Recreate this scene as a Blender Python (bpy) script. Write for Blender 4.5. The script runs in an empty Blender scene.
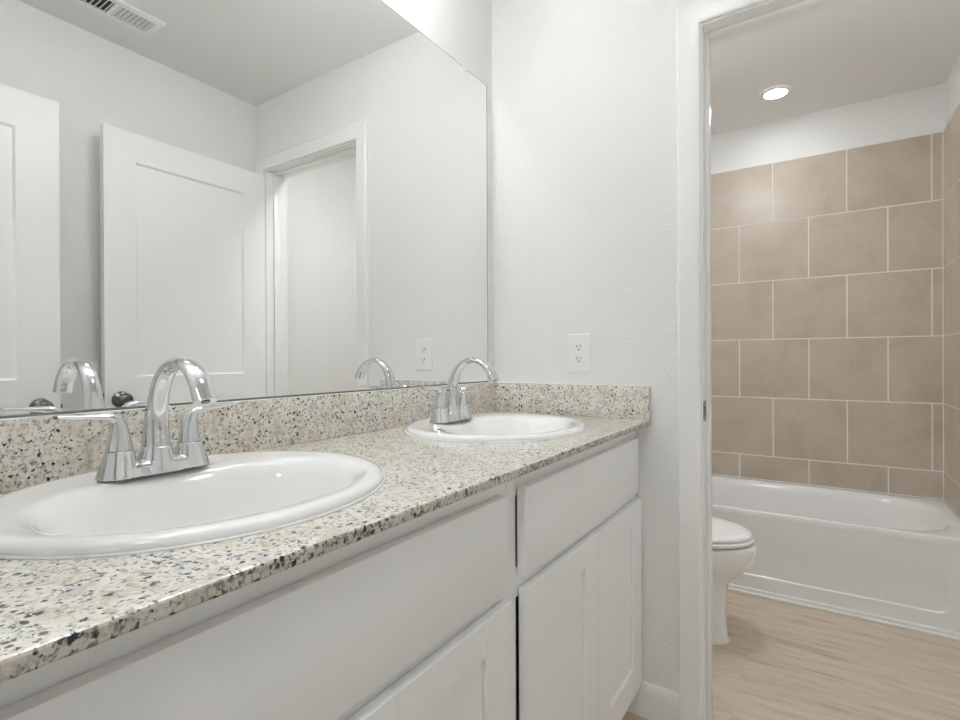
import bpy, bmesh, math, random
from mathutils import Vector, Matrix
random.seed(7)
PI = math.pi
scene = bpy.context.scene
COL = scene.collection

# ------------------------------------------------------------------ camera
def make_camera():
    th, pitch, roll, fpx = 0.5814, -0.0026, -0.0045, 516.33
    s, c = math.sin(th), math.cos(th)
    z = Vector((0, 0, 1)); f0 = Vector((-s, c, 0)); r0 = Vector((c, s, 0))
    F = math.cos(pitch) * f0 + math.sin(pitch) * z
    U0 = math.cos(pitch) * z - math.sin(pitch) * f0
    R = math.cos(roll) * r0 + math.sin(roll) * U0
    Up = math.cos(roll) * U0 - math.sin(roll) * r0
    m = Matrix((R, Up, -F)).transposed().to_4x4()
    m.translation = Vector((0.9964, -1.6062, 1.1026))
    cam = bpy.data.cameras.new('camera'); cam.sensor_width = 36; cam.lens = fpx * 36 / 960
    cam.clip_start = 0.02
    o = bpy.data.objects.new('camera', cam); COL.objects.link(o); o.matrix_world = m
    scene.camera = o
make_camera()

# ------------------------------------------------------------------ world, exposure, light levels
BULB = 52.0          # vanity bulbs (emission strength)
DOWNLIGHT = 62.0     # recessed lamp over the tub
BATH_FILL = 56.0      # added fill lamp over the toilet, out of view
ROOM_FILL = 10.0      # added fill lamp in the vanity room, out of view
HALL_FILL = 33.0          # added fill lamp in the unseen hall, lifts the low areas
w = bpy.data.worlds.new('world'); scene.world = w; w.use_nodes = True
w.node_tree.nodes['Background'].inputs[0].default_value = (0.9, 0.95, 1, 1)
w.node_tree.nodes['Background'].inputs[1].default_value = 0.3
scene.view_settings.view_transform = 'Standard'
scene.view_settings.look = 'None'
scene.view_settings.gamma = 1
scene.view_settings.use_curve_mapping = False
scene.view_settings.exposure = 0.10
try:
    cy = scene.cycles
    cy.use_denoising = True
    cy.max_bounces = 16; cy.diffuse_bounces = 10; cy.glossy_bounces = 10
    cy.caustics_reflective = True; cy.blur_glossy = 0.0
    cy.sample_clamp_indirect = 20
except Exception:
    pass

# ------------------------------------------------------------------ materials
def mat(name, color, rough=0.5, metal=0.0, coat=0.0, bump=None, spec=0.5):
    m = bpy.data.materials.new(name); m.use_nodes = True
    nt = m.node_tree; b = nt.nodes['Principled BSDF']
    b.inputs['Base Color'].default_value = (*color, 1)
    b.inputs['Roughness'].default_value = rough
    b.inputs['Metallic'].default_value = metal
    b.inputs['Specular IOR Level'].default_value = spec
    if coat:
        b.inputs['Coat Weight'].default_value = coat; b.inputs['Coat Roughness'].default_value = 0.05
    if bump:
        sc, st, dist = bump
        tc = nt.nodes.new('ShaderNodeTexCoord')
        n = nt.nodes.new('ShaderNodeTexNoise'); n.inputs['Scale'].default_value = sc; n.inputs['Detail'].default_value = 3
        bp = nt.nodes.new('ShaderNodeBump'); bp.inputs['Strength'].default_value = st; bp.inputs['Distance'].default_value = dist
        nt.links.new(tc.outputs['Object'], n.inputs['Vector']); nt.links.new(n.outputs['Fac'], bp.inputs['Height'])
        nt.links.new(bp.outputs['Normal'], b.inputs['Normal'])
    return m

def noise(nt, vec, scale, detail=2, rough=0.5):
    n = nt.nodes.new('ShaderNodeTexNoise'); n.inputs['Scale'].default_value = scale
    n.inputs['Detail'].default_value = detail; n.inputs['Roughness'].default_value = rough
    nt.links.new(vec, n.inputs['Vector']); return n

def ramp(nt, fac, stops):
    r = nt.nodes.new('ShaderNodeValToRGB'); cr = r.color_ramp
    while len(cr.elements) < len(stops): cr.elements.new(0.5)
    for e, (p, c) in zip(cr.elements, stops): e.position = p; e.color = (*c, 1) if len(c) == 3 else c
    nt.links.new(fac, r.inputs['Fac']); return r

def mix(nt, fac, a, b, mode='MIX'):
    n = nt.nodes.new('ShaderNodeMix'); n.data_type = 'RGBA'; n.blend_type = mode
    for sock, v in ((n.inputs[0], fac), (n.inputs[6], a), (n.inputs[7], b)):
        if hasattr(v, 'is_output'): nt.links.new(v, sock)
        elif isinstance(v, (int, float)): sock.default_value = v
        else: sock.default_value = (*v, 1)
    return n.outputs[2]

def mapping(nt, scale=(1, 1, 1), loc=(0, 0, 0), rot=(0, 0, 0)):
    tc = nt.nodes.new('ShaderNodeTexCoord'); mp = nt.nodes.new('ShaderNodeMapping')
    mp.inputs['Scale'].default_value = scale; mp.inputs['Location'].default_value = loc; mp.inputs['Rotation'].default_value = rot
    nt.links.new(tc.outputs['Object'], mp.inputs['Vector']); return mp.outputs['Vector']

def granite(edge=False):
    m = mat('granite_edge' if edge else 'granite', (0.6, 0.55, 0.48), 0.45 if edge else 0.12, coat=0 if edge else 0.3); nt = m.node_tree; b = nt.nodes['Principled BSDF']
    v = mapping(nt)
    W = ((0, 0, 0), (1, 1, 1))
    n1 = noise(nt, v, 24, 5, 0.6)
    base = ramp(nt, n1.outputs['Fac'], [(0.36, (0.64, 0.585, 0.50)), (0.45, (0.76, 0.705, 0.615)), (0.56, (0.82, 0.79, 0.73)), (0.68, (0.60, 0.59, 0.565))]).outputs['Color']
    n2 = noise(nt, v, 130, 4, 0.65)
    g = ramp(nt, n2.outputs['Fac'], [(0.52, W[0]), (0.62, W[1])]).outputs['Color']
    base = mix(nt, g, base, (0.50, 0.47, 0.42))
    def specks(scale, lo, hi, col, dens_scale, dlo, dhi, base):
        wv = nt.nodes.new('ShaderNodeVectorMath'); wv.operation = 'ADD'
        wn = noise(nt, v, scale * 1.3, 2)
        sc = nt.nodes.new('ShaderNodeVectorMath'); sc.operation = 'SCALE'; sc.inputs['Scale'].default_value = 0.011 * 90 / scale
        nt.links.new(wn.outputs['Color'], sc.inputs[0]); nt.links.new(v, wv.inputs[0]); nt.links.new(sc.outputs[0], wv.inputs[1])
        vo = nt.nodes.new('ShaderNodeTexVoronoi'); vo.inputs['Scale'].default_value = scale
        nt.links.new(wv.outputs[0], vo.inputs['Vector'])
        a = ramp(nt, vo.outputs['Distance'], [(lo, W[1]), (hi, W[0])]).outputs['Color']
        sep = nt.nodes.new('ShaderNodeSeparateColor'); nt.links.new(vo.outputs['Color'], sep.inputs[0])
        k = ramp(nt, sep.outputs[0], [(dlo, W[0]), (dhi, W[1])]).outputs['Color']
        cl = ramp(nt, noise(nt, v, dens_scale, 2).outputs['Fac'], [(0.40, W[0]), (0.55, W[1])]).outputs['Color']
        f = mix(nt, 1.0, mix(nt, 1.0, a, k, 'MULTIPLY'), cl, 'MULTIPLY')
        return mix(nt, f, base, col)
    def flecks(scale, lo, hi, col, cs, clo, chi, base):
        a = ramp(nt, noise(nt, v, scale, 3, 0.55).outputs['Fac'], [(lo, W[0]), (hi, W[1])]).outputs['Color']
        c = ramp(nt, noise(nt, v, cs, 3).outputs['Fac'], [(clo, W[0]), (chi, W[1])]).outputs['Color']
        return mix(nt, mix(nt, 1.0, a, c, 'MULTIPLY'), base, col)
    base = flecks(260, 0.58, 0.66, (0.36, 0.35, 0.34), 30, 0.42, 0.56, base)
    base = flecks(190, 0.61, 0.66, (0.16, 0.17, 0.185), 36, 0.44, 0.56, base)
    base = specks(150, 0.22, 0.36, (0.40, 0.20, 0.15), 12, 0.90, 0.93, base)
    base = specks(150, 0.28, 0.42, (0.07, 0.07, 0.08), 34, 0.62, 0.68, base)
    if edge:      # rough edge: coarser, denser dark grains; its shade painted as a duller ground
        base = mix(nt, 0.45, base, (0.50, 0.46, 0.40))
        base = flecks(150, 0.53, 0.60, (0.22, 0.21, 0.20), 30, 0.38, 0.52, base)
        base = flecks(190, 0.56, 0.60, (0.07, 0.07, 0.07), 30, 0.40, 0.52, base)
    base = flecks(150, 0.615, 0.64, (0.028, 0.028, 0.032), 24, 0.42, 0.50, base)
    base = specks(105, 0.28, 0.36, (0.02, 0.02, 0.024), 18, 0.74, 0.76, base)
    nt.links.new(base, b.inputs['Base Color'])
    return m

def planks():
    m = mat('vinyl_planks', (0.5, 0.4, 0.3), 0.42); nt = m.node_tree; b = nt.nodes['Principled BSDF']
    v = mapping(nt)
    br = nt.nodes.new('ShaderNodeTexBrick'); br.offset = 0.37
    br.inputs['Scale'].default_value = 1; br.inputs['Brick Width'].default_value = 1.22; br.inputs['Row Height'].default_value = 0.18
    br.inputs['Mortar Size'].default_value = 0.0006; br.inputs['Mortar Smooth'].default_value = 0.3
    br.inputs['Color1'].default_value = (0, 0, 0, 1); br.inputs['Color2'].default_value = (1, 1, 1, 1); br.inputs['Mortar'].default_value = (0.5, 0.5, 0.5, 1)
    nt.links.new(v, br.inputs['Vector'])
    # shift the grain per plank
    sc = nt.nodes.new('ShaderNodeVectorMath'); sc.operation = 'MULTIPLY_ADD'
    sc.inputs[1].default_value = (3.1, 5.3, 7.7)
    nt.links.new(br.outputs['Color'], sc.inputs[0]); nt.links.new(v, sc.inputs[2])
    mp = nt.nodes.new('ShaderNodeMapping'); mp.inputs['Scale'].default_value = (1.0, 9.0, 1.0)
    nt.links.new(sc.outputs[0], mp.inputs['Vector'])
    g = noise(nt, mp.outputs[0], 3.4, 7, 0.66)
    base = ramp(nt, g.outputs['Fac'], [(0.32, (0.40, 0.31, 0.23)), (0.45, (0.55, 0.46, 0.365)), (0.60, (0.615, 0.525, 0.43)), (0.75, (0.64, 0.555, 0.46))]).outputs['Color']
    mp2 = nt.nodes.new('ShaderNodeMapping'); mp2.inputs['Scale'].default_value = (1.0, 14.0, 1.0)
    nt.links.new(sc.outputs[0], mp2.inputs['Vector'])
    g2 = noise(nt, mp2.outputs[0], 8, 5, 0.72)
    st = ramp(nt, g2.outputs['Fac'], [(0.58, (0, 0, 0)), (0.70, (1, 1, 1))]).outputs['Color']
    base = mix(nt, mix(nt, 1.0, st, (0.75, 0.75, 0.75), 'MULTIPLY'), base, (0.34, 0.26, 0.20))
    tint = mix(nt, mix(nt, 1.0, br.outputs['Color'], (0.12, 0.12, 0.12), 'MULTIPLY'), base, (0.50, 0.41, 0.32))
    out = mix(nt, br.outputs['Fac'], tint, (0.42, 0.34, 0.27))
    nt.links.new(out, b.inputs['Base Color'])
    return m

def tile_mat():
    m = mat('wall_tile', (0.42, 0.35, 0.28), 0.28); nt = m.node_tree; b = nt.nodes['Principled BSDF']
    v = mapping(nt)
    n = noise(nt, v, 5, 7, 0.62)
    n.inputs['Distortion'].default_value = 0.6
    c = ramp(nt, n.outputs['Fac'], [(0.30, (0.46, 0.392, 0.315)), (0.50, (0.53, 0.458, 0.378)), (0.70, (0.56, 0.495, 0.42))]).outputs['Color']
    n2 = noise(nt, v, 60, 4, 0.6)
    c = mix(nt, 0.10, c, n2.outputs['Fac'], 'OVERLAY')
    nt.links.new(c, b.inputs['Base Color'])
    return m

M = {}
M['wall'] = mat('wall_paint', (0.83, 0.83, 0.82), 0.6, bump=(170, 0.9, 0.0030), spec=0.3)
M['ceiling'] = mat('ceiling_paint', (0.82, 0.82, 0.81), 0.8, bump=(160, 0.3, 0.001), spec=0.2)
M['trim'] = mat('trim_paint', (0.87, 0.87, 0.86), 0.24)
M['door'] = mat('door_paint', (0.89, 0.89, 0.885), 0.30)
M['cabinet'] = mat('cabinet_paint', (0.90, 0.905, 0.905), 0.36)
M['cabinet_in'] = mat('cabinet_shadow_side', (0.55, 0.54, 0.5), 0.6)
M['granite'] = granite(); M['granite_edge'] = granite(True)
M['porcelain'] = mat('porcelain', (0.88, 0.88, 0.875), 0.08, coat=0.5)
M['tub'] = mat('tub_acrylic', (0.80, 0.80, 0.795), 0.14)
M['chrome'] = mat('chrome', (0.73, 0.74, 0.75), 0.045, 1.0)
M['nickel'] = mat('dark_nickel', (0.17, 0.16, 0.155), 0.2, 1.0)
M['plastic'] = mat('white_plastic', (0.86, 0.86, 0.85), 0.3)
M['dark'] = mat('dark_recess', (0.03, 0.03, 0.03), 0.6)
M['slot'] = mat('grey_recess', (0.10, 0.10, 0.10), 0.6)
M['grout'] = mat('grout', (0.82, 0.79, 0.73), 0.7)
M['caulk'] = mat('white_caulk', (0.85, 0.85, 0.84), 0.4)
M['tile'] = tile_mat()
M['floor'] = planks()
M['mirror'] = mat('mirror_silver', (0.90, 0.915, 0.905), 0.0, 1.0)
M['mirror_edge'] = mat('mirror_edge', (0.25, 0.28, 0.28), 0.2, 0.6)
M['clip'] = mat('clear_clip', (0.85, 0.87, 0.87), 0.1)
M['black'] = mat('black_rubber', (0.02, 0.02, 0.02), 0.5)

def emit(name, col, s):
    m = bpy.data.materials.new(name); m.use_nodes = True; nt = m.node_tree
    b = nt.nodes['Principled BSDF']; b.inputs['Base Color'].default_value = (0.9, 0.9, 0.9, 1)
    b.inputs['Emission Color'].default_value = (*col, 1); b.inputs['Emission Strength'].default_value = s
    return m
M['bulb'] = emit('bulb_glow', (0.97, 0.985, 1.0), BULB)
M['led'] = emit('led_glow', (0.95, 0.98, 1.0), DOWNLIGHT)
M['fill_bath'] = emit('bath_fill_glow', (0.95, 0.98, 1.0), BATH_FILL)
M['fill_room'] = emit('room_fill_glow', (0.95, 0.98, 1.0), ROOM_FILL)
M['fill_hall'] = emit('hall_fill_glow', (0.95, 0.98, 1.0), HALL_FILL)

# ------------------------------------------------------------------ mesh helpers
def box(bm, a, b, mi=0, bevel=0.0, seg=2):
    x0, x1 = sorted((a[0], b[0])); y0, y1 = sorted((a[1], b[1])); z0, z1 = sorted((a[2], b[2]))
    vs = [bm.verts.new((x, y, z)) for x in (x0, x1) for y in (y0, y1) for z in (z0, z1)]
    fs = []
    for q in ((0, 1, 3, 2), (4, 6, 7, 5), (0, 4, 5, 1), (2, 3, 7, 6), (0, 2, 6, 4), (1, 5, 7, 3)):
        f = bm.faces.new([vs[i] for i in q]); f.material_index = mi; fs.append(f)
    if bevel:
        es = list({e for f in fs for e in f.edges})
        r = bmesh.ops.bevel(bm, geom=es, offset=bevel, segments=seg, affect='EDGES', profile=0.5)
        for f in r['faces']: f.material_index = mi
    return vs

def obj(name, bm, mats, parent=None, smooth=False, origin=None):
    bmesh.ops.recalc_face_normals(bm, faces=bm.faces)
    me = bpy.data.meshes.new(name)
    if origin is not None:
        bmesh.ops.translate(bm, verts=bm.verts, vec=-Vector(origin))
    bm.to_mesh(me); bm.free()
    for m in (mats if isinstance(mats, (list, tuple)) else [mats]): me.materials.append(m)
    if smooth:
        for p in me.polygons: p.use_smooth = True
        if smooth is not True:
            try: me.set_sharp_from_angle(angle=math.radians(smooth))
            except Exception: pass
    o = bpy.data.objects.new(name, me); COL.objects.link(o)
    if origin is not None: o.location = origin
    if parent is not None:
        o.parent = parent
        if origin is None and parent.location.length > 0:
            me.transform(Matrix.Translation(-parent.location))
        elif origin is not None:
            o.location = Vector(origin) - parent.location
    return o

def tag(o, label, cat, group=None):
    o['label'] = label; o['category'] = cat
    if group: o['group'] = group
    return o
def struct(o): o['kind'] = 'structure'; return o
def empty(name, loc, label, cat, group=None):
    o = bpy.data.objects.new(name, None); COL.objects.link(o); o.location = loc; o.empty_display_size = 0.05
    return tag(o, label, cat, group)
def boxobj(name, a, b, m, parent=None, bevel=0.0, seg=2):
    bm = bmesh.new(); box(bm, a, b, 0, bevel, seg)
    return obj(name, bm, m, parent, smooth=30 if bevel else False)

def loft(bm, rings, close=True, cap0=True, cap1=True, mi=0):
    vr = [[bm.verts.new(p) for p in r] for r in rings]
    n = len(vr[0])
    for a, b in zip(vr[:-1], vr[1:]):
        for i in range(n if close else n - 1):
            j = (i + 1) % n
            f = bm.faces.new((a[i], a[j], b[j], b[i])); f.material_index = mi
    if cap0: bm.faces.new(list(reversed(vr[0]))).material_index = mi
    if cap1: bm.faces.new(vr[-1]).material_index = mi
    return vr

def revolve(bm, prof, center, axis='z', n=32, mi=0, cap=True):
    c = Vector(center)
    def pt(r, h, t):
        a, b = r * math.cos(t), r * math.sin(t)
        return c + (Vector((a, b, h)) if axis == 'z' else Vector((h, a, b)) if axis == 'x' else Vector((a, h, b)))
    loft(bm, [[pt(r, h, 2 * PI * k / n) for k in range(n)] for r, h in prof], True, cap, cap, mi)

def prism(bm, loop, depth_vec, mi=0):
    loft(bm, [loop, [Vector(p) + Vector(depth_vec) for p in loop]], mi=mi)

def cat_rom(pts, n=8):
    P_ = [Vector(p) for p in pts]; P_ = [P_[0] * 2 - P_[1]] + P_ + [P_[-1] * 2 - P_[-2]]
    out = []
    for i in range(1, len(P_) - 2):
        for k in range(n):
            t = k / n; p0, p1, p2, p3 = P_[i - 1:i + 3]
            out.append(0.5 * ((2 * p1) + (-p0 + p2) * t + (2 * p0 - 5 * p1 + 4 * p2 - p3) * t * t + (-p0 + 3 * p1 - 3 * p2 + p3) * t ** 3))
    out.append(P_[-2]); return out

# ------------------------------------------------------------------ room shell
H = 2.42; HB = 2.46; XR = 1.46; XB = 1.523; YW = 0.12; YT = 1.81; YB = -1.66
JL, JR, JT = 0.715, 1.375, 2.065     # doorway to the tub room
def wall(name, boxes, m='wall'):
    bm = bmesh.new()
    for a, b in boxes: box(bm, a, b)
    return struct(obj(name, bm, M[m]))
wall('floor', [((-0.12, -3.1, -0.05), (3.2, 1.95, 0))], 'floor')
wall('ceiling', [((-0.12, -3.1, H), (3.2, 0.06, H + 0.09)), ((-0.12, 0.06, HB), (3.2, 1.95, HB + 0.05))], 'ceiling')
wall('wall_left', [((-0.12, -3.1, 0), (0, 0.06, H)), ((-0.12, 0.06, 0), (0, 1.95, HB))])
wall('wall_end', [((0, 0, 0), (JL - 0.018, YW, H)), ((JR + 0.018, 0, 0), (XB + 0.1, YW, H)), ((JL - 0.018, 0, JT + 0.018), (JR + 0.018, YW, H)), ((0, 0.06, H), (XB + 0.1, YW, HB))])
wall('wall_right', [((XR, YB - 0.12, 0), (XR + 0.17, 0, H))])
BL, BR, BT = 0.60, 1.355, 2.065      # entry doorway the camera stands in
wall('wall_back', [((0, YB - 0.12, 0), (BL - 0.018, YB, H)), ((BR + 0.018, YB - 0.12, 0), (XR, YB, H)), ((BL - 0.018, YB - 0.12, BT + 0.018), (BR + 0.018, YB, H))])
wall('wall_bath_right', [((XB, YW, 0), (XB + 0.1, YT + 0.14, HB))])
wall('wall_bath_far', [((0, YT, 0), (XB, YT + 0.14, HB))])
wall('wall_hall_far', [((0, -3.1, 0), (3.2, -3.0, H))])
wall('wall_hall_right', [((3.1, -3.0, 0), (3.2, YB - 0.12, H)), ((XR + 0.17, YB - 0.12, 0), (3.1, YB, H))])

# tiled surround
def tiles_wall(name, axis, const, thick, u0, u1, z0, z1, joint, zt, tw=0.3475, thh=0.338, g=0.006):
    bm = bmesh.new()
    def bx(ua, ub, za, zb, d0, d1, mi, bev=0):
        if axis == 'y': box(bm, (ua, const - d0, za), (ub, const - d1, zb), mi, bev, 1)
        else: box(bm, (const + d0, ua, za), (const + d1, ub, zb), mi, bev, 1)
    bx(u0, u1, z0, z1, 0, thick - 0.0015 * (1 if thick > 0 else -1), 1)
    k = 0; zz = zt
    while zz > z0 + 0.01:
        za = max(zz - thh, z0)
        s = joint + (0 if k % 2 == 0 else tw / 2)
        u = s - math.ceil((s - u0) / tw) * tw
        while u < u1 - 0.001:
            a, b = max(u, u0), min(u + tw, u1)
            if b - a > 0.012: bx(a + g / 2, b - g / 2, za + g / 2, min(zz, z1) - g / 2, 0, thick, 0, 0.0008)
            u += tw
        zz -= thh; k += 1
    return struct(obj(name, bm, [M['tile'], M['grout']]))
ZT = 2.2205; ZTUB = 0.389
tiles_wall('wall_tile_far', 'y', YT, 0.010, 0.0, XB, ZTUB, ZT + 0.002, 0.774, ZT)
tiles_wall('wall_tile_right', 'x', XB, -0.010, 1.06, YT - 0.0105, ZTUB, ZT + 0.002, 1.635, ZT)
tiles_wall('wall_tile_left', 'x', 0.0, 0.010, 1.06, YT - 0.0105, ZTUB, ZT + 0.002, 1.635, ZT)

# door casings, jambs, baseboards
def casing(name, y, sgn, l, r, t, wd=0.062, th=0.016):
    bm = bmesh.new()
    prof = [(0.0, 0.0), (0.0, 0.010), (0.004, 0.013), (0.012, 0.0135), (0.05, th), (wd - 0.004, th), (wd, th - 0.004), (wd, 0)]
    rings = []
    path = [((l, 0), (-1, 0)), ((l, t), (-1, 1)), ((r, t), (1, 1)), ((r, 0), (1, 0))]
    for (px, pz), (dx, dz) in path:
        rings.append([(px + dx * u, y + sgn * v, pz + dz * u) for u, v in prof])
    loft(bm, rings)
    return struct(obj(name, bm, M['trim'], smooth=35))
def jamb(name, l, r, t, y0, y1, stop):
    bm = bmesh.new()
    for a, b in (((l - 0.018, y0, 0), (l, y1, t + 0.018)), ((r, y0, 0), (r + 0.018, y1, t + 0.018)), ((l, y0, t), (r, y1, t + 0.018))):
        box(bm, a, b, 0, 0.001, 1)
    s0, s1 = stop
    for a, b in (((l, s0, 0), (l + 0.011, s1, t)), ((r - 0.011, s0, 0), (r, s1, t)), ((l + 0.011, s0, t - 0.011), (r - 0.011, s1, t))):
        box(bm, a, b, 0, 0.002, 2)
    return struct(obj(name, bm, M['trim'], smooth=35))
casing('trim_1', 0, -1, JL - 0.005, JR + 0.005, JT + 0.005)
casing('trim_2', YW, 1, JL - 0.005, JR + 0.005, JT + 0.005)
j1 = jamb('trim_3', JL, JR, JT, 0, YW, (0.042, 0.075))
casing('trim_4', YB, 1, BL - 0.005, BR + 0.005, BT + 0.005)
jamb('trim_5', BL, BR, BT, YB - 0.12, YB, (YB - 0.08, YB - 0.042))
# strike plate of the doorway latch
bm = bmesh.new()
box(bm, (JL - 0.001, 0.003, 0.918), (JL + 0.0018, 0.033, 0.976), 0, 0.0006, 1)
box(bm, (JL + 0.0002, -0.0015, 0.925), (JL + 0.0022, 0.004, 0.969), 0, 0.0006, 1)
box(bm, (JL + 0.0005, 0.012, 0.934), (JL + 0.0021, 0.027, 0.960), 1)
tag(obj('strike_plate', bm, [M['nickel'], M['black']]), 'small metal strike plate on the left jamb of the tub room doorway', 'strike plate')

def baseboard(name, segs, hb=0.104, th=0.013):
    bm = bmesh.new()
    for (p, q, n) in segs:
        p, q, n = Vector((*p, 0)), Vector((*q, 0)), Vector((*n, 0))
        prof = [(0, 0), (th, 0), (th, hb - 0.02), (th * 0.8, hb - 0.008), (0.005, hb), (0, hb)]
        loft(bm, [[e + n * a + Vector((0, 0, z)) for a, z in prof] for e in (p, q)])
    return struct(obj(name, bm, M['trim'], smooth=30))
baseboard('baseboard_end', [((0.463, 0), (0.648, 0), (0, -1))])
baseboard('baseboard_right', [((XR, -1.58), (XR, -0.0), (-1, 0))])
baseboard('baseboard_bath_right', [((XB, YW), (XB, 1.06), (-1, 0))])
baseboard('baseboard_bath_left', [((0, YW), (0, 1.06), (1, 0))])
baseboard('baseboard_bath_near', [((0.013, YW), (0.646, YW), (0, 1))])
baseboard('baseboard_hall', [((0.0, -3.0), (3.1, -3.0), (0, 1))])

# ------------------------------------------------------------------ doors (two-panel leaves, both swung open against the right wall)
def panel_leaf(name, x0, x1, y0, y1, z0, z1, stile=0.113):
    """leaf spanning y0..y1 with shaker panels sunk on both faces"""
    bm = bmesh.new()
    ya, yb = min(y0, y1), max(y0, y1)
    zs = [(z0 + 0.22, 0.90), (1.035, 1.915)]
    rec = 0.010
    def face(x, inward):
        # outer frame quads around two panels
        cols = [ya, ya + stile, yb - stile, yb]; rows = [z0, zs[0][0], zs[0][1], zs[1][0], zs[1][1], z1]
        for i in range(3):
            for j in range(5):
                if i == 1 and j in (1, 3): continue
                bm.faces.new([bm.verts.new((x, y, z)) for y, z in ((cols[i], rows[j]), (cols[i + 1], rows[j]), (cols[i + 1], rows[j + 1]), (cols[i], rows[j + 1]))])
        for za, zb in zs:
            o_ = [(cols[1], za), (cols[2], za), (cols[2], zb), (cols[1], zb)]
            k = 0.007
            i_ = [(cols[1] + k, za + k), (cols[2] - k, za + k), (cols[2] - k, zb - k), (cols[1] + k, zb - k)]
            ov = [bm.verts.new((x, *p)) for p in o_]; iv = [bm.verts.new((x + inward * rec, *p)) for p in i_]
            for n_ in range(4): bm.faces.new((ov[n_], ov[(n_ + 1) % 4], iv[(n_ + 1) % 4], iv[n_]))
            bm.faces.new(iv)
    face(x0, 1); face(x1, -1)
    for q in (((x0, ya, z0), (x1, ya, z0), (x1, ya, z1), (x0, ya, z1)), ((x0, yb, z0), (x1, yb, z0), (x1, yb, z1), (x0, yb, z1)),
              ((x0, ya, z0), (x1, ya, z0), (x1, yb, z0), (x0, yb, z0)), ((x0, ya, z1), (x1, ya, z1), (x1, yb, z1), (x0, yb, z1))):
        bm.faces.new([bm.verts.new(p) for p in q])
    bmesh.ops.remove_doubles(bm, verts=bm.verts, dist=1e-5)
    return struct(obj(name, bm, M['door']))
def knob(parent, x, y, z, s):
    bm = bmesh.new()
    prof = [(0.001, 0), (0.032, 0), (0.033, 0.003), (0.030, 0.007), (0.015, 0.010), (0.011, 0.014), (0.011, 0.026), (0.016, 0.030), (0.024, 0.034), (0.0275, 0.041), (0.0265, 0.049), (0.020, 0.055), (0.010, 0.0575), (0.008, 0.056), (0.001, 0.056)]
    revolve(bm, [(r, h * s) for r, h in prof], (x, y, z), 'x', 36)
    return obj('door_knob', bm, M['nickel'], parent, smooth=50)
def latch(parent, x, y, z, s):
    bm = bmesh.new(); box(bm, (x - 0.012, y, z - 0.028), (x + 0.012, y + s * 0.0015, z + 0.028), 0, 0.0004, 1)
    box(bm, (x - 0.007, y, z - 0.008), (x + 0.007, y + s * 0.009, z + 0.008), 0, 0.002, 2)
    return obj('latch_plate', bm, M['nickel'], parent, smooth=40)
def hinges(parent, x, y, n=3):
    for z in (0.25, 1.05, 1.82)[:n]:
        bm = bmesh.new(); revolve(bm, [(0.005, -0.045), (0.0065, -0.043), (0.0065, 0.043), (0.005, 0.045)], (x, y, z), 'z', 12)
        obj('hinge', bm, M['door'], parent, smooth=40)
d1 = panel_leaf('door_1', 1.358, 1.392, -0.020, -0.722, 0.012, 2.032)
knob(d1, 1.358, -0.668, 0.945, -1); knob(d1, 1.392, -0.668, 0.945, 1); latch(d1, 1.375, -0.722, 0.945, -1); hinges(d1, 1.3935, -0.016)
d2 = panel_leaf('door_2', 1.337, 1.371, -0.870, YB + 0.022, 0.012, 2.045, 0.123)
knob(d2, 1.337, -0.930, 0.935, -1); knob(d2, 1.371, -0.930, 0.935, 1); latch(d2, 1.354, -0.870, 0.935, 1); hinges(d2, 1.3725, YB + 0.016)

# ------------------------------------------------------------------ vanity cabinets
ZC, TH = 0.914, 0.016
def shaker(parent, y0, y1, z0=0.106, z1=0.672, x0=0.5225, x1=0.540, st=0.082):
    bm = bmesh.new(); ya, yb = min(y0, y1), max(y0, y1); b = 0.0012
    box(bm, (x0, ya, z0), (x1, ya + st, z1), 0, b, 1); box(bm, (x0, yb - st, z0), (x1, yb, z1), 0, b, 1)
    box(bm, (x0, ya + st, z0), (x1, yb - st, z0 + st), 0, b, 1); box(bm, (x0, ya + st, z1 - 0.06), (x1, yb - st, z1), 0, b, 1)
    box(bm, (x0, ya + st, z0 + st), (x0 + 0.002, yb - st, z1 - 0.06))
    box(bm, (x0 + 0.002, ya + st + 0.0018, z0 + st + 0.0018), (x1 - 0.009, yb - st - 0.0018, z1 - 0.0618))
    return obj('door', bm, M['cabinet'], parent, smooth=30)
def cabinet(ya, yb, label, doors, drawer):
    root = empty('vanity_cabinet', (0.26, (ya + yb) / 2, 0), label, 'cabinet')
    bm = bmesh.new(); y0, y1 = min(ya, yb), max(ya, yb)
    t = 0.016
    box(bm, (0.003, y0, 0.10), (0.50, y0 + t, ZC - TH)); box(bm, (0.003, y1 - t, 0.10), (0.50, y1, ZC - TH))
    box(bm, (0.003, y0 + t, 0.10), (0.50, y1 - t, 0.116)); box(bm, (0.003, y0 + t, 0.116), (0.009, y1 - t, ZC - TH - 0.2))
    obj('carcass', bm, M['cabinet'], root)
    bm = bmesh.new()   # face frame
    f0, f1, b = 0.50, 0.5195, 0.0008
    box(bm, (f0, y0, 0.10), (f1, y0 + 0.033, ZC - TH), 0, b, 1); box(bm, (f0, y1 - 0.04, 0.10), (f1, y1, ZC - TH), 0, b, 1)
    for za, zb in ((0.10, 0.14), (0.655, 0.71), (0.845, ZC - TH)): box(bm, (f0, y0 + 0.033, za), (f1, y1 - 0.04, zb))
    obj('face_frame', bm, M['cabinet'], root, smooth=30)
    boxobj('toe_kick', (0.44, y0, 0.0), (0.455, y1, 0.10), M['cabinet'], root)
    for a, b2 in doors: shaker(root, a, b2)
    boxobj('false_drawer_front', (0.5225, drawer[0], 0.697), (0.540, drawer[1], 0.862), M['cabinet'], root, 0.0015, 2)
    return root
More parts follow.
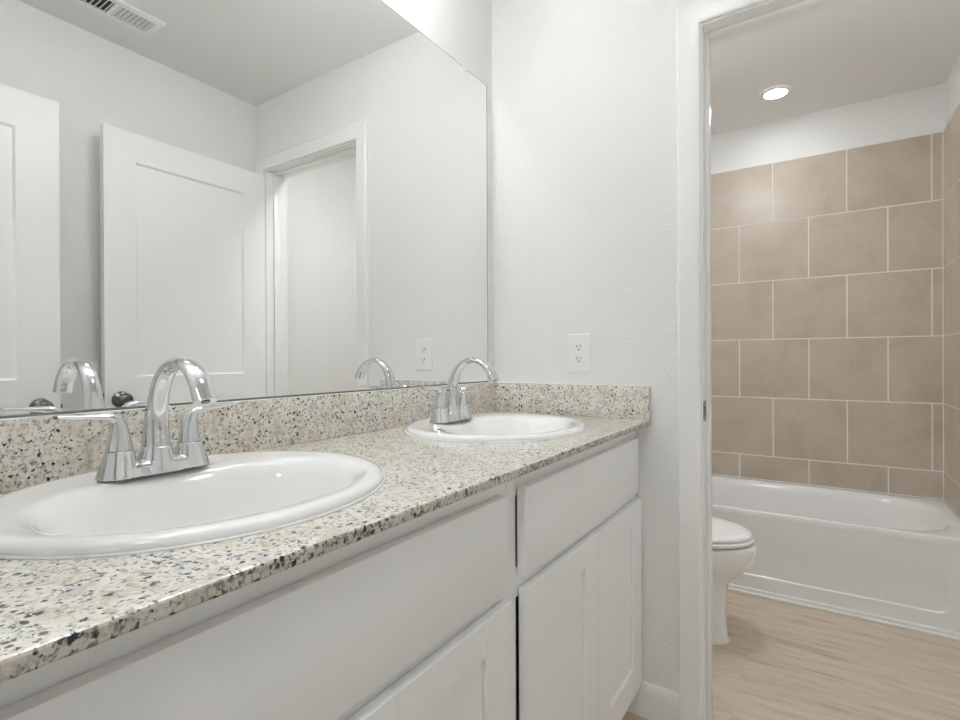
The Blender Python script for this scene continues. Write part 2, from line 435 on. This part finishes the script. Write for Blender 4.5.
cabinet(-0.004, -0.795, 'white vanity cabinet at the end wall, with two shaker doors under a slab drawer front',
        [(-0.013, -0.3805), (-0.3835, -0.7575)], (-0.762, -0.040))
cabinet(-0.7955, -1.600, 'white vanity cabinet nearest the camera, under the large front sink',
        [(-0.811, -1.190), (-1.193, -1.572)], (-1.560, -0.826))

# ------------------------------------------------------------------ countertop with two cutouts
SX = 0.259; S1Y, S2Y = -1.200, -0.400; SA, SB = 0.261, 0.235
def countertop():
    bm = bmesh.new()
    x0, x1, y0, y1 = 0.0015, 0.565, -1.625, -0.0015
    bv = 0.003
    edges = []
    def loop(pts):
        vs = [bm.verts.new(p) for p in pts]
        es = [bm.edges.new((vs[i], vs[(i + 1) % len(vs)])) for i in range(len(vs))]
        edges.extend(es); return vs
    zt = ZC
    outer = [(x0, y0, zt), (x1 - bv, y0, zt), (x1 - bv, y1, zt), (x0, y1, zt)]
    o_ = loop(outer); holes = []
    for sy in (S1Y, S2Y):
        holes.append(loop([(SX + (SB - 0.02) * math.cos(2 * PI * k / 48), sy + (SA - 0.02) * math.sin(2 * PI * k / 48), zt) for k in range(48)]))
    bmesh.ops.triangle_fill(bm, use_beauty=True, edges=edges)
    # drop triangles that fill the holes
    kill = []
    for f in bm.faces:
        c = f.calc_center_median()
        for sy in (S1Y, S2Y):
            if ((c.x - SX) / (SB - 0.02)) ** 2 + ((c.y - sy) / (SA - 0.02)) ** 2 < 0.97: kill.append(f)
    bmesh.ops.delete(bm, geom=list(set(kill)), context='FACES_ONLY')
    # walls: front profile with eased edges, back, sides, hole walls, underside
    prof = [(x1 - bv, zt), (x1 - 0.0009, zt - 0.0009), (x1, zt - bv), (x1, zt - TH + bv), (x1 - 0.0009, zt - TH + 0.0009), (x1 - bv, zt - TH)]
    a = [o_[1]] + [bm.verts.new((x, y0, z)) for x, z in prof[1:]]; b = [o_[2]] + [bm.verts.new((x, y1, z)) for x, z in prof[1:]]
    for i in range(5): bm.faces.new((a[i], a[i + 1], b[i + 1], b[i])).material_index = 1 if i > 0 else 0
    c0 = bm.verts.new((x0, y0, zt - TH)); c1 = bm.verts.new((x0, y1, zt - TH))
    bm.faces.new([o_[0]] + a + [c0]); bm.faces.new([o_[3]] + b + [c1]); bm.faces.new((o_[0], c0, c1, o_[3]))
    lows = []
    for h in holes:
        lo = [bm.verts.new((v.co.x, v.co.y, zt - TH)) for v in h]; lows.append(lo)
        for i in range(48): bm.faces.new((h[i], h[(i + 1) % 48], lo[(i + 1) % 48], lo[i]))
    bot = [c0, a[-1], b[-1], c1]
    e2 = []
    for vs in [bot] + lows:
        for i in range(len(vs)):
            e = bm.edges.get((vs[i], vs[(i + 1) % len(vs)])) or bm.edges.new((vs[i], vs[(i + 1) % len(vs)])); e2.append(e)
    before = set(bm.faces)
    bmesh.ops.triangle_fill(bm, use_beauty=True, edges=e2)
    kill = []
    for f in set(bm.faces) - before:
        c = f.calc_center_median()
        for sy in (S1Y, S2Y):
            if ((c.x - SX) / (SB - 0.02)) ** 2 + ((c.y - sy) / (SA - 0.02)) ** 2 < 0.97: kill.append(f)
    bmesh.ops.delete(bm, geom=list(set(kill)), context='FACES_ONLY')
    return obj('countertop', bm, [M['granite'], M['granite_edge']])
tag(countertop(), 'long speckled cream granite countertop holding both sinks', 'countertop')
ZB = ZC + 0.1035
def splash(name, a, b, label):
    bm = bmesh.new(); box(bm, a, b, 0, 0.0015, 2)
    return tag(obj(name, bm, M['granite'], smooth=30), label, 'backsplash')
sp = splash('backsplash', (0.0015, -1.625, ZC + 0.0002), (0.0205, -0.0015, ZB), 'long low granite backsplash under the mirror, behind both faucets')
ss = splash('backsplash', (0.0208, -0.0205, ZC + 0.0002), (0.565, -0.0015, ZB - 0.003), 'short granite side splash on the end wall under the outlet')
bm = bmesh.new(); box(bm, (0.0208, -0.0105, ZB - 0.003), (0.565, -0.0012, ZB + 0.0015), 0, 0.002, 2); obj('caulk_line', bm, M['caulk'], ss)  # caulk widened to stand in for the bright reflection on the polished splash top
bm = bmesh.new(); box(bm, (0.0075, -1.625, ZB), (0.014, -0.004, ZB + 0.0012), 0, 0.0005, 1); obj('caulk_line', bm, M['caulk'], sp)

# ------------------------------------------------------------------ sinks
def make_sink(y, label):
    root = empty('sink', (SX, y, ZC), label, 'sink')
    bm = bmesh.new(); n = 96
    z0 = ZC + 0.0004
    # (centre x offset, half x, half y, z, superellipse power)
    R = [(0, SB, SA, z0, 2), (0, SB + 0.001, SA + 0.001, z0 + 0.004, 2), (0, SB - 0.001, SA - 0.001, z0 + 0.009, 2), (0, SB - 0.006, SA - 0.006, z0 + 0.0125, 2),
         (0, SB - 0.013, SA - 0.013, z0 + 0.0138, 2), (0.001, SB - 0.021, SA - 0.021, z0 + 0.0134, 2), (0.004, SB - 0.031, SA - 0.029, z0 + 0.0126, 2),
         (0.026, 0.176, 0.220, z0 + 0.0118, 2.1), (0.034, 0.160, 0.210, z0 + 0.0100, 2.1), (0.036, 0.150, 0.201, z0 + 0.002, 2.15),
         (0.038, 0.138, 0.189, z0 - 0.014, 2.25), (0.038, 0.130, 0.179, z0 - 0.040, 2.25), (0.036, 0.120, 0.166, z0 - 0.070, 2.2), (0.034, 0.106, 0.146, z0 - 0.098, 2.1),
         (0.030, 0.086, 0.116, z0 - 0.116, 2), (0.026, 0.060, 0.078, z0 - 0.126, 2), (0.022, 0.034, 0.040, z0 - 0.130, 2), (0.020, 0.023, 0.023, z0 - 0.132, 2)]
    def ring(r, dz=0, g=0):
        c, b, a, z, p = r; out = []
        for k in range(n):
            t = 2 * PI * k / n; ct, st = math.cos(t), math.sin(t)
            out.append((SX + c + (b + g) * math.copysign(abs(ct) ** (2 / p), ct), y + (a + g) * math.copysign(abs(st) ** (2 / p), st), z + dz))
        return out
    rings = [ring(r) for r in R]
    # outer underside of the bowl gives it thickness
    under = [ring((R[i][0], R[i][1] + 0.009, R[i][2] + 0.009, R[i][3] - 0.006, R[i][4])) for i in range(len(R) - 1, 10, -1)] + [ring((0, SB - 0.03, SA - 0.03, z0 + 0.0, 2))]
    loft(bm, rings + under + [rings[0]], True, False, False)
    bmesh.ops.remove_doubles(bm, verts=bm.verts, dist=1e-6)
    obj('basin', bm, M['porcelain'], root, smooth=True)
    bm = bmesh.new(); cx = SX + 0.020
    revolve(bm, [(0.004, -0.1325), (0.0225, -0.1318), (0.0225, -0.129), (0.019, -0.1285), (0.017, -0.1305), (0.001, -0.1305)], (cx, y, z0), 'z', 32)
    revolve(bm, [(0.001, -0.1300), (0.015, -0.1300), (0.015, -0.1262), (0.012, -0.1245), (0.001, -0.124)], (cx, y, z0), 'z', 32)
    obj('drain', bm, M['chrome'], root, smooth=40)
    bm = bmesh.new()  # caulk bead round the rim
    rr = []
    for k in range(97):
        t = 2 * PI * k / 96
        c = Vector((SX + (SB + 0.0015) * math.cos(t), y + (SA + 0.0015) * math.sin(t), ZC + 0.0006)); d = Vector((math.cos(t), math.sin(t), 0))
        rr.append([c + d * 0.0026 - Vector((0, 0, .0004)), c + d * 0.0012 + Vector((0, 0, 0.0012)), c - d * 0.0008 + Vector((0, 0, 0.0022)), c - d * 0.001 - Vector((0, 0, .0004))])
    loft(bm, rr, True, False, False)
    obj('caulk_bead', bm, M['caulk'], root, smooth=True)
    return root
make_sink(S1Y, 'oval white drop-in sink nearest the camera, cut off by the left edge of the photo')
make_sink(S2Y, 'oval white drop-in sink at the far end of the counter beside the end wall')

# ------------------------------------------------------------------ faucets
def make_faucet(y, label):
    FX = 0.120; z0 = ZC + 0.0138
    root = empty('faucet', (FX, y, z0), label, 'faucet')
    # body: three tapering columns rising out of one oval base, fused into a single casting
    bm = bmesh.new()
    def ell(cy, rx, ry, z, n=40, p=2.0, sx=0):
        return [(FX + sx + rx * math.copysign(abs(math.cos(t)) ** (2 / p), math.cos(t)), y + cy + ry * math.copysign(abs(math.sin(t)) ** (2 / p), math.sin(t)), z0 + z) for t in [2 * PI * k / n for k in range(n)]]
    for cy, b, t in ((-0.0535, (0.0280, 0.0275), (0.0170, 0.0180)), (0.0535, (0.0280, 0.0275), (0.0170, 0.0180)), (0.0, (0.0280, 0.0300), (0.0195, 0.0205))):
        loft(bm, [ell(cy * (1 - 0.04 * f), b[0] + (t[0] - b[0]) * f, b[1] + (t[1] - b[1]) * f, 0.040 * f, p=2.3) for f in (0, 0.25, 0.5, 0.75, 1)])
    loft(bm, [ell(0, 0.0280, 0.0800, 0, 80, 2.9), ell(0, 0.0262, 0.0760, 0.006, 80, 2.9), ell(0, 0.0238, 0.070, 0.013, 80, 2.9), ell(0, 0.0205, 0.060, 0.0185, 80, 2.9), ell(0, 0.015, 0.050, 0.0205, 80, 2.9)])
    body = obj('body', bm, M['chrome'], root, smooth=True)
    md = body.modifiers.new('fuse', 'REMESH'); md.mode = 'VOXEL'; md.voxel_size = 0.0011; md.use_smooth_shade = True
    md = body.modifiers.new('soften', 'SMOOTH'); md.factor = 0.5; md.iterations = 7
    # thin dark gasket under the body
    bm = bmesh.new(); prism(bm, [(FX + 0.0285 * (0.96 * math.sin(t)), y + math.copysign(0.052, math.cos(t)) + 0.0275 * math.cos(t), z0 - 0.0008) for t in [2 * PI * k / 40 for k in range(40)]], (0, 0, 0.0008))
    obj('gasket', bm, M['black'], root)
    # spout: swept section, wide ribbon that arches forward
    def sweep(path, secs, up, n=28, p=2.6):
        bm = bmesh.new(); rings = []
        m = len(path)
        for i, c in enumerate(path):
            tan = (path[min(i + 1, m - 1)] - path[max(i - 1, 0)]).normalized()
            side = Vector(up).normalized(); nor = tan.cross(side).normalized()
            u = i / (m - 1) * (len(secs) - 1); k = min(int(u), len(secs) - 2); f = u - k
            f = f * f * (3 - 2 * f) if False else f
            wa = secs[k][0] * (1 - f) + secs[k + 1][0] * f; wb = secs[k][1] * (1 - f) + secs[k + 1][1] * f
            ring = []
            for j in range(n):
                t = 2 * PI * j / n; ct, st = math.cos(t), math.sin(t)
                ring.append(c + side * wa * math.copysign(abs(ct) ** (2 / p), ct) + nor * wb * math.copysign(abs(st) ** (2 / p), st))
            rings.append(ring)
        loft(bm, rings); return bm
    sp_ = cat_rom([(FX, y, z0 + 0.0385), (FX + 0.001, y, z0 + 0.075), (FX + 0.008, y, z0 + 0.112), (FX + 0.024, y, z0 + 0.145), (FX + 0.050, y, z0 + 0.166), (FX + 0.080, y, z0 + 0.171),
                   (FX + 0.108, y, z0 + 0.162), (FX + 0.130, y, z0 + 0.142), (FX + 0.145, y, z0 + 0.115)], 7)
    bm = sweep(sp_, [(0.0200, 0.0190), (0.0172, 0.0155), (0.0148, 0.0130), (0.0138, 0.0105), (0.0135, 0.0085), (0.0142, 0.0075), (0.0152, 0.0080), (0.0162, 0.0095), (0.0168, 0.0115)], (0, 1, 0), p=2.3)
    obj('spout', bm, M['chrome'], root, smooth=50)
    e = sp_[-1]; d = (sp_[-1] - sp_[-2]).normalized()
    bm = bmesh.new(); revolve(bm, [(0.001, 0), (0.006, 0), (0.006, 0.002), (0.001, 0.002)], (0, 0, 0), 'z', 20)
    q = d.to_track_quat('Z', 'Y').to_matrix().to_4x4(); q.translation = e - d * 0.001
    bmesh.ops.transform(bm, matrix=q, verts=bm.verts)
    obj('aerator', bm, M['nickel'], root, smooth=40)
    for s in (-1, 1):
        path = cat_rom([(FX, y + s * 0.0514, z0 + 0.0404), (FX, y + s * 0.0512, z0 + 0.060), (FX, y + s * 0.0530, z0 + 0.078), (FX, y + s * 0.0600, z0 + 0.0885), (FX, y + s * 0.076, z0 + 0.0920), (FX, y + s * 0.100, z0 + 0.0935), (FX, y + s * 0.128, z0 + 0.0965)], 7)
        bm = sweep(path, [(0.0166, 0.0175), (0.0148, 0.0140), (0.0128, 0.0108), (0.0112, 0.0076), (0.0105, 0.0050), (0.0098, 0.0038), (0.0080, 0.0030)], (1, 0, 0), p=2.2)
        obj('lever_handle', bm, M['chrome'], root, smooth=50)
    bm = bmesh.new(); revolve(bm, [(0.001, 0.0), (0.0022, 0.0), (0.0022, 0.035), (0.0045, 0.037), (0.0045, 0.043), (0.001, 0.044)], (FX - 0.023, y, z0 + 0.03), 'z', 14)
    obj('lift_rod', bm, M['chrome'], root, smooth=40)
    return root
make_faucet(-1.206, 'chrome two-handle arched faucet on the sink nearest the camera')
make_faucet(-0.421, 'chrome two-handle arched faucet on the far sink by the end wall')

# ------------------------------------------------------------------ mirror
root = empty('mirror', (0.003, -0.85, ZB), 'big frameless wall mirror above the granite backsplash, reflecting the two open doors', 'mirror')
MT = 2.077; MY0, MY1 = -1.64, -0.046; MZ = ZB + 0.0015
bm = bmesh.new(); b = 0.0
box(bm, (0.0008, MY0, MZ), (0.0055, MY1, MT), 1)
bm.faces.new([bm.verts.new(p) for p in ((0.0060, MY0 + 0.002, MZ + 0.0015), (0.0060, MY1 - 0.0035, MZ + 0.0015), (0.0060, MY1 - 0.0035, MT - 0.002), (0.0060, MY0 + 0.002, MT - 0.002))]).material_index = 0
f = bm.faces[-1] if False else None
obj('mirror_glass', bm, [M['mirror'], M['mirror_edge']], root)
boxobj('bottom_channel', (0.0062, MY0, MZ), (0.0078, MY1, MZ + 0.004), M['mirror_edge'], root)
for yy in (-0.183, -1.45):
    bm = bmesh.new(); box(bm, (0.0062, yy - 0.009, MT - 0.010), (0.0085, yy + 0.009, MT + 0.012), 0, 0.001, 2)
    revolve(bm, [(0.001, 0), (0.004, 0), (0.003, 0.002), (0.001, 0.002)], (0.0085, yy, MT + 0.005), 'x', 14)
    obj('mirror_clip', bm, M['clip'], root, smooth=40)

# ------------------------------------------------------------------ wall outlet
def make_outlet():
    cx, cz = 0.3355, 1.1195; hw, hh = 0.040, 0.0635
    root = empty('wall_outlet', (cx, 0, cz), 'white duplex wall outlet on the end wall above the side splash', 'outlet')
    bm = bmesh.new()
    def rect(a, b, y): return [(cx - a, y, cz - b), (cx + a, y, cz - b), (cx + a, y, cz + b), (cx - a, y, cz + b)]
    loft(bm, [rect(hw, hh, -0.0003), rect(hw, hh, -0.002), rect(hw - 0.0015, hh - 0.0015, -0.0045), rect(hw - 0.004, hh - 0.004, -0.006), rect(hw - 0.007, hh - 0.007, -0.0065)])
    obj('face_plate', bm, M['plastic'], root, smooth=25)
    for s in (1, -1):
        z = cz + s * 0.0196
        bm = bmesh.new(); loop = []
        for k in range(36):
            t = 2 * PI * k / 36; x_, z_ = 0.0172 * math.cos(t), 0.0172 * math.sin(t)
            loop.append((cx + x_, -0.0064, z + max(-0.0142, min(0.0142, z_))))
        prism(bm, loop, (0, -0.0026, 0)); r = obj('receptacle', bm, M['plastic'], root, smooth=30)
        bm = bmesh.new()
        for dx, h in ((-0.0063, 0.0042), (0.0063, 0.0034)): box(bm, (cx + dx - 0.0011, -0.0094, z + 0.003 - h), (cx + dx + 0.0011, -0.0089, z + 0.003 + h))
        revolve(bm, [(0.0005, -0.0005), (0.0026, -0.0005), (0.0026, 0.0), (0.0005, 0.0)], (cx, -0.0089, z - 0.0076), 'y', 14)
        me = obj('slots', bm, M['dark'], None)
        me.parent = r; me.matrix_parent_inverse = Matrix.Identity(4)
        me.location = -Vector(root.location)
    bm = bmesh.new(); revolve(bm, [(0.0005, 0), (0.003, 0), (0.0024, -0.0012), (0.0005, -0.0012)], (cx, -0.0064, cz), 'y', 14)
    obj('screw', bm, M['plastic'], root, smooth=40)
make_outlet()

# ------------------------------------------------------------------ ceiling vent
def make_vent():
    x0, x1, y0, y1 = 1.145, 1.289, -0.900, -0.584
    cx, cy = (x0 + x1) / 2, (y0 + y1) / 2
    root = empty('ceiling_vent', (cx, cy, H), 'white rectangular air vent in the ceiling, seen at the top of the mirror', 'vent')
    bm = bmesh.new(); b = 0.028
    def rect(i, z): return [(x0 + i, y0 + i, z), (x1 - i, y0 + i, z), (x1 - i, y1 - i, z), (x0 + i, y1 - i, z)]
    loft(bm, [rect(0, H - 0.0005), rect(0.0, H - 0.002), rect(0.006, H - 0.0075), rect(b, H - 0.0085), rect(b, H - 0.0005)], True, False, False)
    box(bm, (x0 + b, cy - 0.006, H - 0.008), (x1 - b, cy + 0.006, H - 0.001))
    obj('frame', bm, M['plastic'], root, smooth=25)
    boxobj('duct_opening', (x0 + b, y0 + b, H - 0.0012), (x1 - b, y1 - b, H - 0.0004), M['dark'], root)
    for (ya, yb, tilt) in ((y0 + b, cy - 0.006, -1), (cy + 0.006, y1 - b, 1)):
        n = 8
        for k in range(n):
            bm = bmesh.new(); yc = ya + (yb - ya) * (k + 0.5) / n
            vs = box(bm, (x0 + b, -0.0005, -0.0056), (x1 - b, 0.0005, 0.0056))
            bmesh.ops.rotate(bm, verts=bm.verts, cent=(0, 0, 0), matrix=Matrix.Rotation(tilt * 0.85, 3, 'X'))
            bmesh.ops.translate(bm, verts=bm.verts, vec=(0, yc, H - 0.0056))
            obj('louver', bm, M['plastic'], root)
make_vent()

# ------------------------------------------------------------------ vanity lights over each sink
def make_vanity_light(y, label):
    root = empty('vanity_light', (0, y, 2.30), label, 'light fixture', 'vanity light bars above the mirror')
    bm = bmesh.new(); box(bm, (0.0005, y - 0.17, 2.275), (0.022, y + 0.17, 2.335), 0, 0.004, 3); obj('back_plate', bm, M['chrome'], root, smooth=35)
    for s in (-1, 1):
        yy = y + s * 0.10
        bm = bmesh.new(); revolve(bm, [(0.006, 0.0), (0.006, 0.085), (0.012, 0.088), (0.012, 0.1)], (0.022, yy, 2.305), 'x', 16)
        revolve(bm, [(0.021, 0.008), (0.021, -0.010), (0.014, -0.014)], (0.122, yy, 2.300), 'z', 20)
        obj('arm', bm, M['chrome'], root, smooth=40)
        bm = bmesh.new(); prof = [(0.001, -0.082)] + [(0.030 * math.sin(PI * k / 12 * 0.80 + 0.1), -0.053 - 0.030 * math.cos(PI * k / 12 * 0.80 + 0.1)) for k in range(1, 12)] + [(0.013, -0.0245), (0.013, -0.012)]
        revolve(bm, prof, (0.122, yy, 2.300), 'z', 24); obj('bulb', bm, M['bulb'], root, smooth=True)
make_vanity_light(-1.20, 'chrome two-bulb vanity light above the mirror over the near sink')
make_vanity_light(-0.66, 'chrome two-bulb vanity light above the mirror over the far sink')

# ------------------------------------------------------------------ recessed light in the tub room, added fill lamps outside the view
def downlight(x, y, r, label, H):
    root = empty('recessed_light', (x, y, H), label, 'ceiling light')
    bm = bmesh.new(); revolve(bm, [(r + 0.020, -0.0005), (r + 0.0205, -0.003), (r + 0.016, -0.006), (r, -0.0075), (r, -0.0005)], (x, y, H), 'z', 48, cap=False)
    obj('trim_ring', bm, M['plastic'], root, smooth=40)
    bm = bmesh.new(); revolve(bm, [(0.001, -0.0045), (r, -0.0045), (r, -0.0008), (0.001, -0.0008)], (x, y, H), 'z', 40)
    obj('lens', bm, M['led'], root, smooth=40)
downlight(0.812, 1.445, 0.052, 'round recessed ceiling light above the tub', HB)
def flush(x, y, r, label, m, H):
    root = empty('added_fill_light', (x, y, H), label, 'ceiling light')
    bm = bmesh.new(); revolve(bm, [(r + 0.01, -0.0005), (r + 0.012, -0.02), (r, -0.024), (r, -0.0005)], (x, y, H), 'z', 48, cap=False); obj('rim', bm, M['plastic'], root, smooth=40)
    bm = bmesh.new(); revolve(bm, [(0.001, -0.045), (r * 0.5, -0.041), (r * 0.85, -0.03), (r, -0.018), (r, -0.001), (0.001, -0.001)], (x, y, H), 'z', 40); obj('diffuser', bm, M[m], root, smooth=40)
flush(1.0, -2.35, 0.16, 'added round fill light, unseen, in the hall behind the camera', 'fill_hall', H)
flush(0.72, -0.66, 0.11, 'small round fill light added in the middle of the vanity room, out of view', 'fill_room', H)
flush(0.58, 0.36, 0.13, 'round fill light added over the toilet, out of view', 'fill_bath', HB)

# ------------------------------------------------------------------ bathtub
def make_tub():
    x0, x1, y0, y1, zr = 0.002, XB - 0.0115, 1.097, YT - 0.0115, ZTUB
    root = empty('bathtub', ((x0 + x1) / 2, (y0 + y1) / 2, 0), 'white alcove bathtub with a smooth embossed apron below the tile', 'bathtub')
    cx, cy = (x0 + x1) / 2, (y0 + y1) / 2; n = 96
    def rr(hx, hy, r, z, ox=0, oy=0):
        out = []
        for qx, qy, a0 in ((1, 1, 0), (-1, 1, PI / 2), (-1, -1, PI), (1, -1, 3 * PI / 2)):
            for k in range(n // 4):
                t = a0 + (PI / 2) * k / (n // 4 - 1)
                out.append((cx + ox + qx * (hx - r) + r * math.cos(t), cy + oy + qy * (hy - r) + r * math.sin(t), z))
        return out
    HX, HY = (x1 - x0) / 2, (y1 - y0) / 2
    bm = bmesh.new()
    rings = [rr(HX, HY, 0.004, zr - 0.030), rr(HX, HY, 0.004, zr - 0.006), rr(HX - 0.002, HY - 0.002, 0.004, zr - 0.0015), rr(HX - 0.006, HY - 0.006, 0.006, zr),
             rr(HX - 0.030, HY - 0.034, 0.24, zr - 0.0008), rr(HX - 0.042, HY - 0.046, 0.24, zr - 0.005), rr(HX - 0.055, HY - 0.058, 0.24, zr - 0.018), rr(HX - 0.066, HY - 0.068, 0.23, zr - 0.045),
             rr(HX - 0.125, HY - 0.088, 0.19, zr - 0.12, -0.02), rr(HX - 0.17, HY - 0.11, 0.17, zr - 0.25, -0.02), rr(HX - 0.20, HY - 0.135, 0.15, zr - 0.31), rr(HX - 0.24, HY - 0.18, 0.14, zr - 0.33), rr(HX - 0.5, HY - 0.28, 0.05, zr - 0.335)]
    loft(bm, rings, True, False, True)
    obj('basin', bm, M['tub'], root, smooth=50)
    # apron with an embossed curved panel line
    bm = bmesh.new(); nx, nz = 200, 130
    def inpanel(x, z):
        # signed distance to rounded panel (positive inside)
        hx, hz, r = (x1 - x0) / 2 - 0.085, 0.132, 0.045
        px, pz = abs(x - cx) - hx + r, abs(z - 0.216) - hz + r
        return r - math.hypot(max(px, 0), max(pz, 0)) - min(max(px, pz), 0) if (px > 0 or pz > 0) else r - max(px, pz)
    xs = [x0 + (x1 - x0) * i / nx for i in range(nx + 1)]
    zs = [0.026 + (zr - 0.030 - 0.026) * j / nz for j in range(nz + 1)]
    grid = []
    for z in zs:
        row = []
        for x in xs:
            d = inpanel(x, z); s = max(0, min(1, d / 0.006)); s = s * s * (3 - 2 * s); u = max(0, min(1, (0.335 - z) / 0.17)); s *= u * u * (3 - 2 * u)
            row.append(bm.verts.new((x, y0 + 0.0015 + 0.007 * s, z)))
        grid.append(row)
    for j in range(nz):
        for i in range(nx): bm.faces.new((grid[j][i], grid[j][i + 1], grid[j + 1][i + 1], grid[j + 1][i]))
    # base flange
    prof = [(0.0015, 0.026), (-0.006, 0.0255), (-0.0075, 0.023), (-0.0075, 0.0), (0.03, 0.0)]
    loft(bm, [[(x, y0 + a, z) for a, z in prof] for x in (x0, x1)], False, False, False)
    box(bm, (x0, y0 + 0.02, 0.0), (x0 + 0.01, y1, zr - 0.03)); box(bm, (x1 - 0.01, y0 + 0.02, 0.0), (x1, y1, zr - 0.03))
    obj('apron', bm, M['tub'], root, smooth=30)
    bm = bmesh.new(); box(bm, (x0, y0 - 0.0165, 0.0), (x1, y0 - 0.0077, 0.011), 0, 0.002, 2); obj('caulk_line', bm, M['caulk'], root, smooth=30)
    bm = bmesh.new(); revolve(bm, [(0.001, 0), (0.026, 0), (0.026, 0.003), (0.001, 0.004)], (0.30, cy, zr - 0.3349), 'z', 24); obj('drain', bm, M['chrome'], root, smooth=40)
make_tub()
bm = bmesh.new()
box(bm, (0.011, YT - 0.0145, ZTUB + 0.0003), (XB - 0.0105, YT - 0.0105, ZTUB + 0.006), 0, 0.0015, 1)
box(bm, (XB - 0.0145, YT - 0.0145, ZTUB + 0.006), (XB - 0.0105, YT - 0.0105, ZT), 0, 0.001, 1)
box(bm, (XB - 0.0145, 1.10, ZTUB + 0.0003), (XB - 0.0105, YT - 0.0145, ZTUB + 0.006), 0, 0.0015, 1)
struct(obj('trim_6', bm, M['caulk'], smooth=30))

# ------------------------------------------------------------------ toilet
def make_toilet():
    ty = 0.60
    root = empty('toilet', (0.35, ty, 0), 'white toilet with closed lid, half hidden by the doorway in front of the tub', 'toilet')
    n = 48; DX = 0.016
    def egg(xb, xf, hy, z, p=2.0, sharp=1.0):
        """egg outline from back xb to front xf"""
        xf += DX; xm = xb + (xf - xb) * 0.42; out = []
        for k in range(n):
            t = 2 * PI * k / n; ct, st = math.cos(t), math.sin(t)
            L = (xf - xm) if ct > 0 else (xm - xb)
            q = p if ct < 0 else 2.0
            out.append((xm + L * math.copysign(abs(ct) ** (2 / q), ct), ty + hy * math.copysign(abs(st) ** (2 / q), st), z))
        return out
    bm = bmesh.new()
    R = [egg(0.12, 0.690, 0.114, 0.0, 3), egg(0.12, 0.690, 0.114, 0.010, 3), egg(0.125, 0.680, 0.106, 0.022, 3), egg(0.14, 0.674, 0.100, 0.10, 3), egg(0.15, 0.674, 0.098, 0.18, 3), egg(0.15, 0.684, 0.104, 0.225, 2.8),
         egg(0.14, 0.722, 0.130, 0.265, 2.6), egg(0.13, 0.756, 0.160, 0.300, 2.5), egg(0.12, 0.776, 0.176, 0.335, 2.4), egg(0.12, 0.783, 0.182, 0.365, 2.4), egg(0.12, 0.781, 0.181, 0.383, 2.4), egg(0.125, 0.774, 0.176, 0.390, 2.4),
         egg(0.27, 0.745, 0.145, 0.388, 2.2), egg(0.29, 0.72, 0.125, 0.36, 2.1), egg(0.33, 0.67, 0.09, 0.26, 2), egg(0.40, 0.58, 0.05, 0.22, 2)]
    loft(bm, R)
    obj('bowl', bm, M['porcelain'], root, smooth=60)
    bm = bmesh.new()
    loft(bm, [egg(0.255, 0.766, 0.180, 0.3955, 2.6), egg(0.25, 0.771, 0.185, 0.400, 2.6), egg(0.25, 0.772, 0.186, 0.4075, 2.6), egg(0.255, 0.767, 0.182, 0.4115, 2.6),
              egg(0.34, 0.70, 0.115, 0.4115, 2.2), egg(0.34, 0.70, 0.115, 0.3955, 2.2)], True, False, False)
    for f in list(bm.faces): pass
    obj('seat', bm, M['plastic'], root, smooth=50)
    bm = bmesh.new()
    loft(bm, [egg(0.24, 0.756, 0.177, 0.4155, 2.6), egg(0.235, 0.764, 0.183, 0.418, 2.6), egg(0.235, 0.765, 0.184, 0.4245, 2.6), egg(0.24, 0.760, 0.179, 0.4305, 2.6), egg(0.26, 0.738, 0.165, 0.4345, 2.6), egg(0.32, 0.66, 0.10, 0.437, 2.4)])
    obj('seat_lid', bm, M['plastic'], root, smooth=50)
    boxobj('tank', (0.014, ty - 0.215, 0.385), (0.205, ty + 0.215, 0.725), M['porcelain'], root, 0.022, 4)
    boxobj('tank_lid', (0.008, ty - 0.228, 0.726), (0.222, ty + 0.228, 0.758), M['porcelain'], root, 0.010, 4)
    bm = bmesh.new(); revolve(bm, [(0.001, 0), (0.014, 0), (0.014, 0.006), (0.006, 0.008), (0.006, 0.018), (0.001, 0.018)], (0.2055, ty - 0.15, 0.665), 'x', 18)
    box(bm, (0.215, ty - 0.155, 0.658), (0.224, ty - 0.085, 0.670), 0, 0.003, 2)
    obj('flush_lever', bm, M['chrome'], root, smooth=40)
make_toilet()
